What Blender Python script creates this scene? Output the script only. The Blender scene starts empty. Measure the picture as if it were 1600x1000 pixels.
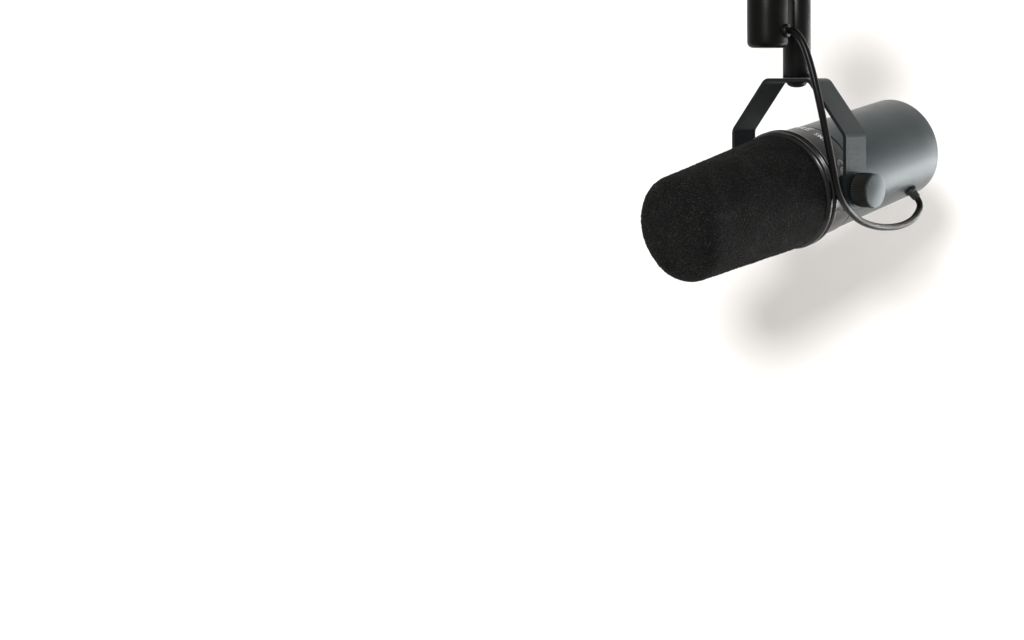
import bpy, bmesh, math, random
from mathutils import Vector, Matrix, noise
random.seed(7)
S = 0.001                      # everything below is written in millimetres
R = math.radians
scn = bpy.context.scene

# ------------------------------------------------------------------ camera
cam = bpy.data.cameras.new('camera')
camo = bpy.data.objects.new('camera', cam)
scn.collection.objects.link(camo)
camo.location = (-61.06*S, -621.07*S, 62.88*S)
camo.rotation_euler = (R(90), 0, 0)
cam.sensor_fit = 'HORIZONTAL'
cam.sensor_width = 36
cam.lens = 1652.4/1600*36
cam.shift_x = (800-1086.37)/1600     # rising / shifted lens, the microphone stands upright
cam.shift_y = (120.38-500)/1600
cam.clip_start = 0.01
cam.clip_end = 50
scn.camera = camo

# ------------------------------------------------------------------ light
w = bpy.data.worlds.new('World'); scn.world = w; w.use_nodes = True
bg = w.node_tree.nodes['Background']
bg.inputs[0].default_value = (1.0, 0.98, 0.96, 1)
bg.inputs[1].default_value = 0.535

LD = Vector((0.265, 1.0, -0.37))      # the way the key light travels

def area(name, loc, target, size, power, col, shape='DISK', sy=None):
    l = bpy.data.lights.new(name, 'AREA'); l.shape = shape; l.size = size
    if sy: l.size_y = sy
    l.energy = power; l.color = col
    o = bpy.data.objects.new(name, l); scn.collection.objects.link(o)
    o.location = loc
    o.rotation_euler = (Vector(target)-Vector(loc)).to_track_quat('-Z', 'Y').to_euler()
    return o

area('key_softbox', tuple(-LD*1.35), (0, 0, -0.06), 0.27, 20.0, (1.0, 0.995, 0.99))
# added fill lamp washing the backdrop from the side, turned away from the microphone
area('backdrop_fill_right', (0.95, -0.14, 0.05), (0.95, 0.15, 0.05), 0.22, 7.0, (0.98, 0.99, 1.0), 'RECTANGLE', 0.5)
# added fill low on the right: lights paper that the barrel reflects
pool = area('barrel_fill', (0.56, -0.42, -0.20), (0.55, 0.20, -0.19), 0.20, 8.0, (0.98, 0.99, 1.0))
pool.data.spread = R(50)

scn.view_settings.view_transform = 'Standard'
scn.view_settings.look = 'None'
scn.view_settings.exposure = 0
scn.view_settings.gamma = 1
scn.view_settings.use_curve_mapping = False

# ------------------------------------------------------------------ materials
def mat(name, col, rough=0.5, spec=0.5, grain=0, gscale=900, gbump=0.0, colvar=0.0, coat=0.0, smear=0.0, tint=None):
    m = bpy.data.materials.new(name); m.use_nodes = True
    nt = m.node_tree; b = nt.nodes['Principled BSDF']
    b.inputs['Base Color'].default_value = (*col, 1)
    b.inputs['Roughness'].default_value = rough
    b.inputs['Specular IOR Level'].default_value = spec
    if tint: b.inputs['Specular Tint'].default_value = (*tint, 1)
    if coat:
        b.inputs['Coat Weight'].default_value = coat
        b.inputs['Coat Roughness'].default_value = 0.15
    tc = nt.nodes.new('ShaderNodeTexCoord')
    if gbump or colvar:
        n = nt.nodes.new('ShaderNodeTexNoise'); n.inputs['Scale'].default_value = gscale
        n.inputs['Detail'].default_value = 3
        nt.links.new(tc.outputs['Object'], n.inputs['Vector'])
        if gbump:
            bp = nt.nodes.new('ShaderNodeBump'); bp.inputs['Strength'].default_value = gbump
            bp.inputs['Distance'].default_value = 0.0004
            nt.links.new(n.outputs['Fac'], bp.inputs['Height'])
            nt.links.new(bp.outputs['Normal'], b.inputs['Normal'])
        if colvar:
            r = nt.nodes.new('ShaderNodeMapRange')
            r.inputs['From Min'].default_value = 0.3; r.inputs['From Max'].default_value = 0.7
            r.inputs['To Min'].default_value = 1-colvar; r.inputs['To Max'].default_value = 1+colvar
            nt.links.new(n.outputs['Fac'], r.inputs['Value'])
            mx = nt.nodes.new('ShaderNodeVectorMath'); mx.operation = 'SCALE'
            mx.inputs[0].default_value = col
            nt.links.new(r.outputs['Result'], mx.inputs['Scale'])
            nt.links.new(mx.outputs['Vector'], b.inputs['Base Color'])
    if smear:
        n2 = nt.nodes.new('ShaderNodeTexNoise'); n2.inputs['Scale'].default_value = 45
        n2.inputs['Detail'].default_value = 5
        nt.links.new(tc.outputs['Object'], n2.inputs['Vector'])
        r2 = nt.nodes.new('ShaderNodeMapRange')
        r2.inputs['From Min'].default_value = 0.3; r2.inputs['From Max'].default_value = 0.7
        r2.inputs['To Min'].default_value = rough-smear; r2.inputs['To Max'].default_value = rough+smear
        nt.links.new(n2.outputs['Fac'], r2.inputs['Value'])
        nt.links.new(r2.outputs['Result'], b.inputs['Roughness'])
    return m

M_body = mat('grey_powder_coat', (0.009, 0.0125, 0.0145), 0.33, 0.26, gscale=1500, gbump=0.42, colvar=0.35, smear=0.03, tint=(0.70, 0.93, 1.0))
M_yoke = mat('grey_yoke_coat', (0.0075, 0.0092, 0.010), 0.40, 0.16, gscale=1500, gbump=0.4, colvar=0.35, smear=0.03, tint=(0.70, 0.93, 1.0))
M_band = mat('black_band', (0.0045, 0.005, 0.006), 0.34, 0.15, gscale=1200, gbump=0.08, smear=0.04)
M_gloss = mat('gloss_black_ring', (0.003, 0.003, 0.0031), 0.18, 0.35, smear=0.04)
M_dark = mat('matte_black', (0.004, 0.004, 0.004), 0.6, 0.3, gscale=900, gbump=0.1)
M_knob = mat('knob_plastic', (0.006, 0.006, 0.005), 0.55, 0.3, gscale=1200, gbump=0.1)
M_cap = mat('knob_cap_metal', (0.014, 0.017, 0.018), 0.42, 0.28, gscale=1600, gbump=0.2, colvar=0.2, smear=0.03, tint=(0.70, 0.93, 1.0))
M_cable = mat('black_rubber_cable', (0.003, 0.003, 0.0031), 0.32, 0.11, gscale=300, gbump=0.12, smear=0.06)
M_post = mat('black_post_coat', (0.0025, 0.0027, 0.0027), 0.34, 0.14, gscale=1500, gbump=0.15, colvar=0.2)
M_house = mat('connector_housing_coat', (0.003, 0.0033, 0.003), 0.36, 0.07, gscale=1500, gbump=0.2, colvar=0.25)
M_print = mat('white_print', (0.5, 0.5, 0.5), 0.5, 0.3)
M_paper = mat('white_backdrop_paper', (0.885, 0.870, 0.854), 0.9, 0.1)

def foam_mat():
    m = bpy.data.materials.new('black_foam'); m.use_nodes = True
    nt = m.node_tree; b = nt.nodes['Principled BSDF']
    L = nt.links.new
    tc = nt.nodes.new('ShaderNodeTexCoord')
    v = nt.nodes.new('ShaderNodeTexVoronoi'); v.inputs['Scale'].default_value = 1500
    n = nt.nodes.new('ShaderNodeTexNoise'); n.inputs['Scale'].default_value = 2000; n.inputs['Detail'].default_value = 4
    big = nt.nodes.new('ShaderNodeTexNoise'); big.inputs['Scale'].default_value = 90; big.inputs['Detail'].default_value = 4
    for q in (v, n, big): L(tc.outputs['Object'], q.inputs['Vector'])
    # pores dark, cell walls a little lighter, glints on some fibres painted into the colour
    r = nt.nodes.new('ShaderNodeValToRGB')
    r.color_ramp.elements[0].position = 0.30; r.color_ramp.elements[0].color = (0.0008, 0.0008, 0.0008, 1)
    r.color_ramp.elements[1].position = 0.76; r.color_ramp.elements[1].color = (0.062, 0.062, 0.060, 1)
    e = r.color_ramp.elements.new(0.55); e.color = (0.0085, 0.0085, 0.0085, 1)
    L(n.outputs['Fac'], r.inputs['Fac'])
    mr = nt.nodes.new('ShaderNodeMapRange')
    mr.inputs['From Min'].default_value = 0.3; mr.inputs['From Max'].default_value = 0.7
    mr.inputs['To Min'].default_value = 0.75; mr.inputs['To Max'].default_value = 1.25
    L(big.outputs['Fac'], mr.inputs['Value'])
    sc = nt.nodes.new('ShaderNodeVectorMath'); sc.operation = 'SCALE'
    L(r.outputs['Color'], sc.inputs[0]); L(mr.outputs['Result'], sc.inputs['Scale'])
    L(sc.outputs['Vector'], b.inputs['Base Color'])
    ad = nt.nodes.new('ShaderNodeMath'); ad.operation = 'ADD'
    L(v.outputs['Distance'], ad.inputs[0]); L(n.outputs['Fac'], ad.inputs[1])
    bp = nt.nodes.new('ShaderNodeBump'); bp.inputs['Strength'].default_value = 0.9; bp.inputs['Distance'].default_value = 0.0009
    L(ad.outputs[0], bp.inputs['Height']); L(bp.outputs['Normal'], b.inputs['Normal'])
    b.inputs['Roughness'].default_value = 0.75
    b.inputs['Specular IOR Level'].default_value = 0.05
    return m
M_foam = foam_mat()

# ------------------------------------------------------------------ mesh helpers
def link(name, verts, faces, material, parent=None, smooth=True, sharp=35, kind=None):
    me = bpy.data.meshes.new(name)
    me.from_pydata([tuple(Vector(v)*S) for v in verts], [], faces)
    bm = bmesh.new(); bm.from_mesh(me)
    bmesh.ops.remove_doubles(bm, verts=bm.verts, dist=1e-7)
    bmesh.ops.recalc_face_normals(bm, faces=bm.faces)
    for f in bm.faces: f.smooth = smooth
    if smooth:
        for e in bm.edges:
            if len(e.link_faces) == 2 and e.calc_face_angle(0) > R(sharp): e.smooth = False
    bm.to_mesh(me); bm.free()
    me.materials.append(material)
    o = bpy.data.objects.new(name, me); scn.collection.objects.link(o)
    if parent: o.parent = parent
    if kind: o['kind'] = kind
    return o

class Frame:                    # axis a, and two directions across it
    def __init__(s, o, a, x):
        s.o = Vector(o); s.a = Vector(a).normalized(); s.x = Vector(x).normalized(); s.u = s.x.cross(s.a)
    def p(s, t, r, th):
        return s.o + s.a*t + (s.x*math.cos(th) + s.u*math.sin(th))*r

def lathe(fr, prof, n=96, fn=None):
    """closed solid of revolution; prof = [(t, r), ...] from one end to the other"""
    V = []; F = []
    for t, r in prof:
        for k in range(n):
            th = 2*math.pi*k/n
            rr = r if fn is None else fn(t, r, th)
            V.append(fr.p(t, rr, th))
    m = len(prof)
    for i in range(m-1):
        for k in range(n):
            k2 = (k+1) % n
            F.append((i*n+k, i*n+k2, (i+1)*n+k2, (i+1)*n+k))
    F.append(tuple(range(n))); F.append(tuple(range((m-1)*n, m*n)))
    return V, F

def ringlathe(fr, prof, n=96):
    """revolve a closed profile (a ring with a hole)"""
    V = []; F = []; m = len(prof)
    for t, r in prof:
        for k in range(n): V.append(fr.p(t, r, 2*math.pi*k/n))
    for i in range(m):
        i2 = (i+1) % m
        for k in range(n):
            k2 = (k+1) % n
            F.append((i*n+k, i*n+k2, i2*n+k2, i2*n+k))
    return V, F

def arc(tc, rc, rad, a0, a1, n=6):
    return [(tc+rad*math.cos(R(a0+(a1-a0)*i/n)), rc+rad*math.sin(R(a0+(a1-a0)*i/n))) for i in range(n+1)]

def catmull(P, sub=8):
    P = [Vector(p) for p in P]; out = []
    Q = [P[0]*2-P[1]] + P + [P[-1]*2-P[-2]]
    for i in range(1, len(Q)-2):
        a, b, c, d = Q[i-1:i+3]
        for k in range(sub):
            t = k/sub
            out.append(0.5*((2*b)+(c-a)*t+(2*a-5*b+4*c-d)*t*t+(3*b-a-3*c+d)*t**3))
    out.append(P[-1]); return out

def tube(path, rad, n=20, radf=None):
    V = []; F = []; m = len(path); up = None
    for i, p in enumerate(path):
        d = (path[min(i+1, m-1)]-path[max(i-1, 0)]).normalized()
        if up is None:
            up = d.orthogonal().normalized()
        up = (up-d*up.dot(d)).normalized(); sd = d.cross(up)
        r = rad if radf is None else radf(i/(m-1))
        for k in range(n):
            th = 2*math.pi*k/n; V.append(p+(up*math.cos(th)+sd*math.sin(th))*r)
    for i in range(m-1):
        for k in range(n):
            k2 = (k+1) % n; F.append((i*n+k, i*n+k2, (i+1)*n+k2, (i+1)*n+k))
    F.append(tuple(range(n))); F.append(tuple(range((m-1)*n, m*n)))
    return V, F

def tag(o, label, cat, group=None, kind=None):
    o['label'] = label; o['category'] = cat
    if group: o['group'] = group
    return o

# ------------------------------------------------------------------ the setting: a white paper sweep
WY, RB, Z0 = 300.0, 400.0, 125.0
prof = [(WY, 2600), (WY, 1200), (WY, 500), (WY, 250), (WY, Z0)]
for i in range(1, 21):
    a = R(90*i/20)
    prof.append((WY-RB*(1-math.cos(a)), Z0-RB*math.sin(a)))
prof.append((WY-RB-120, Z0-RB))
xs = [-3500, -1500, -500, 0, 500, 1500, 3500]
V = [(x, y, z) for y, z in prof for x in xs]
n = len(xs)
F = [(i*n+k, i*n+k+1, (i+1)*n+k+1, (i+1)*n+k) for i in range(len(prof)-1) for k in range(n-1)]
bd = link('backdrop', V, F, M_paper, smooth=True, sharp=60)
bd['kind'] = 'structure'

# ------------------------------------------------------------------ the microphone
YAW, ALPHA = 43.77, 9.33
mic = bpy.data.objects.new('microphone', None); scn.collection.objects.link(mic)
mic.rotation_euler = (0, 0, R(-YAW))
mic.empty_display_size = 0.03
tag(mic, 'black studio microphone with foam windscreen, grey barrel and yoke hanging before the white backdrop', 'microphone')
ca, sa = math.cos(R(ALPHA)), math.sin(R(ALPHA))
AX = Frame((0, 0, 0), (0, ca, sa), (1, 0, 0))           # barrel axis, front is negative

# foam windscreen: slightly tapered, rounded nose, rough cut surface
def foam():
    prof = []
    f0, f1, r0, r1, fil = -106.7, -12.0, 28.4, 33.1, 8.5
    for rr in (0.3, 3, 6, 9, 12, 14.5): prof.append((f0, rr))
    for i in range(13):
        k = R(90*i/12); prof.append((f0+fil*(1-math.sin(k)) if False else f0+fil*(1-math.cos(k)), r0-fil+fil*math.sin(k)))
    t = f0+fil
    nst = 150
    for i in range(1, nst+1):
        u = i/nst; tt = t+(f1-t)*u
        r = r0+(r1-r0)*((tt-t)/(-22.8-t))
        if tt > -22: r -= (tt+22)**2*0.06      # tucks in under the collar
        prof.append((tt, r))
    n = 420
    V = []; F = []
    for t, r in prof:
        for k in range(n):
            th = 2*math.pi*k/n
            p = AX.p(t, r, th); nv = (AX.p(t, r+1, th)-p)
            if t < f0+fil: nv = (nv*max(0.05, (r-(r0-fil))/fil) + (-AX.a)*max(0, 1-(t-f0)/fil)).normalized()
            d = noise.noise(p*0.9)*0.30 + noise.noise(p*0.33+Vector((9, 2, 4)))*0.12 + noise.noise(p*0.06)*0.2
            V.append(p+nv*d)
    m = len(prof)
    for i in range(m-1):
        for k in range(n):
            k2 = (k+1) % n; F.append((i*n+k, i*n+k2, (i+1)*n+k2, (i+1)*n+k))
    F.append(tuple(range(n)))
    return V, F
link('foam_windscreen', *foam(), M_foam, mic, sharp=80)['label'] = 'black foam windscreen with rounded nose'

# collar: two glossy beads and a retaining lip
cprof = [(-9.0, 30.0), (-17.6, 30.0), (-17.6, 33.0)] + arc(-15.6, 33.0, 1.7, 170, 20, 8) + [(-13.2, 33.2), (-12.7, 33.2)] \
    + arc(-10.9, 33.1, 1.6, 165, 25, 8) + [(-8.8, 33.0)]
link('collar_ring', *ringlathe(AX, cprof, 128), M_gloss, mic, sharp=50)

# name band
bprof = [(-10.5, 20), (-10.5, 31.5), (-8.75, 32.1), (-8.2, 32.55), (9.9, 32.45)] + [(10.3, 32.35), (10.6, 31.9), (10.6, 20)]
band = link('name_band', *lathe(AX, bprof, 128), M_band, mic, sharp=30)

# groove filler (dark) then the barrel
link('joint_gasket', *lathe(AX, [(10.3, 20), (10.3, 29.8), (12.6, 29.8), (12.6, 20)], 96), M_dark, mic, sharp=30)
pr = [(12.1, 20), (12.1, 31.7), (12.4, 32.0)]
pr += [(t, 32.0) for t in (30, 50, 70, 90)]
pr += [(104.6-2.6*(1-math.sin(R(a))), 32-2.6*(1-math.cos(R(a)))) for a in range(0, 91, 15)]
pr += [(104.6, 26), (103.9, 25.6), (103.9, 0.5)]
link('barrel', *lathe(AX, pr, 160), M_body, mic, sharp=40)

# printed lettering, laid on the band as a thin film
def wrap_text(name, body, size, th_left, t_base, sx=1.0, shear=0.0, bold=0.0, rad=32.62, parent=band, outline=False):
    c = bpy.data.curves.new(name, 'FONT'); c.body = body; c.size = size; c.shear = shear; c.offset = bold
    c.space_character = 1.05
    tmp = bpy.data.objects.new(name+'_tmp', c); scn.collection.objects.link(tmp)
    dg = bpy.context.evaluated_depsgraph_get(); dg.update()
    me = bpy.data.meshes.new_from_object(tmp.evaluated_get(dg))
    bpy.data.objects.remove(tmp); bpy.data.curves.remove(c)
    bm = bmesh.new(); bm.from_mesh(me)
    bmesh.ops.triangulate(bm, faces=bm.faces)
    bmesh.ops.subdivide_edges(bm, edges=bm.edges, cuts=1)
    for v in bm.verts:
        v.co = AX.p(t_base+v.co.y, rad, R(th_left)-v.co.x*sx/rad)*S
    bm.to_mesh(me); bm.free()
    me.materials.clear(); me.materials.append(M_print); me.name = name
    o = bpy.data.objects.new(name, me); scn.collection.objects.link(o); o.parent = parent
    return o
wrap_text('maker_lettering', 'SHURE', 7.6, 120.8, 3.2, sx=1.10, shear=0.12, bold=0.2)['label'] = 'white printed lettering on the black band'
wrap_text('model_lettering', 'SM7B', 5.2, 67.5, 2.0, sx=0.92, bold=0.05)['label'] = 'small white printed model lettering'

def ce_stroke(th0, tc, rad, w, bar=False):
    """outlined round letter of a conformity mark, opening towards smaller angle"""
    V = []; F = []
    def P(x, y): return AX.p(tc+y, 32.62, R(th0)-x/32.62)
    def strip(r):
        b = len(V); n = 22
        for i in range(n+1):
            a = R(62+236*i/n)
            V.append(P(r*math.cos(a), r*math.sin(a))); V.append(P((r-w)*math.cos(a), (r-w)*math.sin(a)))
        for i in range(n): F.append((b+2*i, b+2*i+1, b+2*i+3, b+2*i+2))
        return b, b+2*n
    A = strip(rad); B = strip(rad-1.0)
    for s in (0, 1):
        F.append((A[s], A[s]+1, B[s]+1, B[s]))
    if bar:
        for y in (-0.35, 0.2):
            b = len(V); V.extend([P(-rad+1, y), P(0.2, y), P(0.2, y+.15), P(-rad+1, y+.15)]); F.append((b, b+1, b+2, b+3))
    return V, F
for nm, th, bar in (('conformity_letter', 24.6, False), ('conformity_letter', 16.6, True)):
    o = link(nm, *ce_stroke(th, 2.1, 2.3, 0.2, bar), M_print, band, smooth=False)

# ---- yoke: a bent flat strip
YD, SW = -2.4, 9.77
def yoke():
    W, T, HT, HB, th = 42.2, 16.55, 62.2, 30.9, 2.1
    outer = [(-W, -11), (-W, HB), (-T, HT), (T, HT), (W, HB), (W, -11)]
    def offset(pl, d):
        out = []
        for i, p in enumerate(pl):
            p = Vector(p)
            if i == 0: nn = (Vector(pl[1])-p).normalized(); out.append(p+Vector((nn.y, -nn.x))*d); continue
            if i == len(pl)-1: nn = (p-Vector(pl[i-1])).normalized(); out.append(p+Vector((nn.y, -nn.x))*d); continue
            a = (p-Vector(pl[i-1])).normalized(); b = (Vector(pl[i+1])-p).normalized()
            na = Vector((a.y, -a.x)); nb = Vector((b.y, -b.x)); m = (na+nb).normalized()
            out.append(p+m*(d/m.dot(na)))
        return out
    def rounded(pl, rad):
        out = [Vector(pl[0])]
        for i in range(1, len(pl)-1):
            p = Vector(pl[i]); a = (Vector(pl[i-1])-p).normalized(); b = (Vector(pl[i+1])-p).normalized()
            half = a.angle(b)/2; L = rad/math.tan(half)
            c = p+(a+b).normalized()*(rad/math.sin(half))
            s = p+a*L; e = p+b*L
            v0 = s-c; v1 = e-c; an = v0.angle_signed(v1)
            for k in range(9):
                out.append(c+Matrix.Rotation(-an*k/8, 2) @ v0)
        out.append(Vector(pl[-1])); return out
    O = rounded(outer, 6.5); I = rounded(offset(outer, th), 6.5-th)
    # rounded lower ends of the straps are hidden behind the knobs: end in half round
    V = []; F = []; b = 0.12
    n = len(O)
    # cross-section loop (8 points): chamfered rectangle
    for i in range(n):
        o, q = O[i], I[i]; d = (q-o).normalized()
        for s, side in ((-1, 0), (1, 0), (1, 1), (-1, 1)):
            pass
        ring = [(o, -SW+b), (o, SW-b), (o+d*b, SW), (q-d*b, SW), (q, SW-b), (q, -SW+b), (q-d*b, -SW), (o+d*b, -SW)]
        for pt, yy in ring: V.append((pt.x, YD+yy, pt.y))
    for i in range(n-1):
        for k in range(8):
            k2 = (k+1) % 8; F.append((i*8+k, i*8+k2, (i+1)*8+k2, (i+1)*8+k))
    F.append(tuple(range(8))); F.append(tuple(range((n-1)*8, n*8)))
    return V, F
yk = link('yoke', *yoke(), M_yoke, mic, sharp=28)
yk['label'] = 'bent flat metal strap yoke'
# dome nut under the yoke top
NU = Frame((0, YD, 60.2), (0, 0, -1), (1, 0, 0))
link('dome_nut', *lathe(NU, [(-0.2, 6.2), (0.9, 6.2)]+[(0.9+2.6*math.sin(R(a)), 5.7*math.cos(R(a))+.05) for a in range(0, 90, 12)]+[(3.5, 0.1)], 40), M_dark, yk)
# ---- knobs and pivots
for s in (1, -1):
    K = Frame((0, 0, 0), (s, 0, 0), (0, ca, sa))
    link('pivot_boss', *lathe(K, [(28, 7.5), (38.6, 7.5), (39.2, 6.9), (40.1, 6.9)], 48), M_dark, mic, sharp=30)
    nr = 44
    def ridged(t, r, th, nr=nr):
        if 43.8 < t < 52.6 and r > 9: return r-0.62*(0.5-0.5*math.cos(th*nr))**0.7
        return r
    kp = [(42.3, 7.0), (42.9, 7.0), (42.9, 8.9), (43.4, 9.45), (43.9, 9.62), (52.3, 9.62), (52.7, 9.45), (52.9, 9.1)]
    kn = link('clamp_knob', *lathe(K, kp, nr*8, ridged), M_knob, mic, sharp=60)
    cp = [(52.5, 9.3), (53.0, 9.58), (53.3, 9.5), (53.55, 9.2)] + [(53.55+0.75*(1-(r/9.0)**2), r) for r in (8.6, 7.5, 6, 4.5, 3, 1.5, .2)]
    link('knob_cap', *lathe(K, cp, 72), M_cap, kn, sharp=50)

# ---- connector housing beside the post
HX, HY = Vector((-20.6, -28.0)), None
def to_local(v):               # world mm -> microphone frame
    c, s_ = math.cos(R(YAW)), math.sin(R(YAW)); x, y, z = v
    return Vector((x*c-y*s_, x*s_+y*c, z))
hc = to_local((-20.6, -28.0, 79.2))
HF = Frame(hc, (0, 0, 1), (1, 0, 0))
hp = [(0, 1.0), (0, 8.4)]+[(3.2-3.2*math.cos(R(a)), 8.2+3.2*math.sin(R(a))) for a in range(15, 91, 15)]+[(8, 11.45), (20, 11.5), (31, 11.5), (33.5, 10.8), (34.2, 9.5), (34.2, 2)]
house = link('connector_housing', *lathe(HF, hp, 72), M_house, mic, sharp=45)
house['label'] = 'short black cylinder where the cable comes out'
# bracket plate joining housing and post
pc = Vector((0, YD, 0)); dv = (Vector((hc.x, hc.y, 0))-pc); dl = dv.length; dv.normalize(); nv = Vector((-dv.y, dv.x, 0))
def plate(z0, z1, h):
    V = []
    for z in (z0, z1):
        for a, b in ((7.0, -h), (dl-9.5, -h), (dl-9.5, h), (7.0, h)):
            q = pc+dv*a+nv*b; V.append((q.x, q.y, z))
    return V, [(0, 1, 2, 3), (4, 5, 6, 7), (0, 1, 5, 4), (1, 2, 6, 5), (2, 3, 7, 6), (3, 0, 4, 7)]
link('bracket', *plate(88.0, 112.0, 3.0), M_house, mic, smooth=False)

# grommet and cable
g0 = to_local((-11.0, -33.9, 88.6)); gd = to_local((0.86, -0.51, 0)).normalized()
GF = Frame(g0-gd*0.7, gd, (0, 0, 1))
link('grommet', *ringlathe(GF, [(0, 1.9), (0, 3.9), (1.6, 3.9), (2.4, 3.6), (2.9, 3.0), (2.9, 2.2), (2.3, 1.9)], 36), M_cable, house, sharp=40)
pts = [(-12.5, -32.8, 88.6), (-9.3, -36.0, 88.6), (-7.0, -40.0, 88.0), (-4.4, -43.8, 85.0), (-1.6, -46, 79.2), (1.3, -48, 69.8), (4.1, -50, 57.8), (6.8, -51, 45.1), (9.5, -51, 32.0),
       (11.9, -51, 19.9), (14.1, -50, 9.4), (17.1, -46, 0), (21.1, -40, -7.3), (27.9, -30, -15.0), (37, -18, -20.9), (48.8, -3, -24.9), (61, 12, -26.2),
       (71, 25, -24.6), (77.0, 34, -20.6), (79.0, 38.5, -16.6), (77.5, 41, -12.5), (74.6, 42.2, -9.0)]
path = catmull([to_local(p) for p in pts], 10)
cab = link('cable', *tube(path, 2.0, 20), M_cable, mic, sharp=60)
cab['label'] = 'short black cable looping from the upper cylinder to the barrel underside'
# strain relief where the cable enters the barrel
e = to_local(pts[-1]); d = (to_local(pts[-2])-to_local(pts[-1])).normalized()
SF = Frame(e-d*1.5, d, Vector(d).orthogonal())
link('strain_relief', *ringlathe(SF, [(0, 1), (0, 4.0), (1.7, 3.9), (2.1, 3.5), (2.3, 2.9), (6.0, 2.7), (6.6, 2.3), (6.6, 1)], 32), M_dark, cab, sharp=40)

# ------------------------------------------------------------------ the arm that carries it
arm = bpy.data.objects.new('microphone_stand', None); scn.collection.objects.link(arm)
c, s_ = math.cos(R(YAW)), math.sin(R(YAW))
base = Vector((YD*s_, YD*c, 62.25)); arm.location = base*S
tag(arm, 'black round post rising out of the top of the picture above the yoke', 'microphone stand')
PF = Frame((0, 0, 0), (0, 0, 1), (1, 0, 0))
link('post', *lathe(PF, [(0, 6), (0, 7.9), (0.4, 8.2), (66, 8.2), (67, 7.5), (67, 2)], 64), M_post, arm, sharp=40)
bdir = -LD.normalized()
# added unseen block casts the upper shadow patch; added arm runs towards the key
block_pos = Vector((3.5, -17, 83))
JF = Frame(block_pos-Vector((26, 0, 0)), (1, 0, 0), (0, 1, 0))
jp = [(0, 8), (0, 26), (1.5, 28.5), (4, 30), (48, 30), (50.5, 28.5), (52, 26), (52, 8)]
link('shadow_block', *lathe(JF, jp, 64), M_post, arm, sharp=40)
link('added_boom', *lathe(Frame(block_pos+bdir*24, bdir, bdir.orthogonal()), [(0, 3), (0, 9), (420, 9), (420, 3)], 40), M_post, arm, sharp=40)
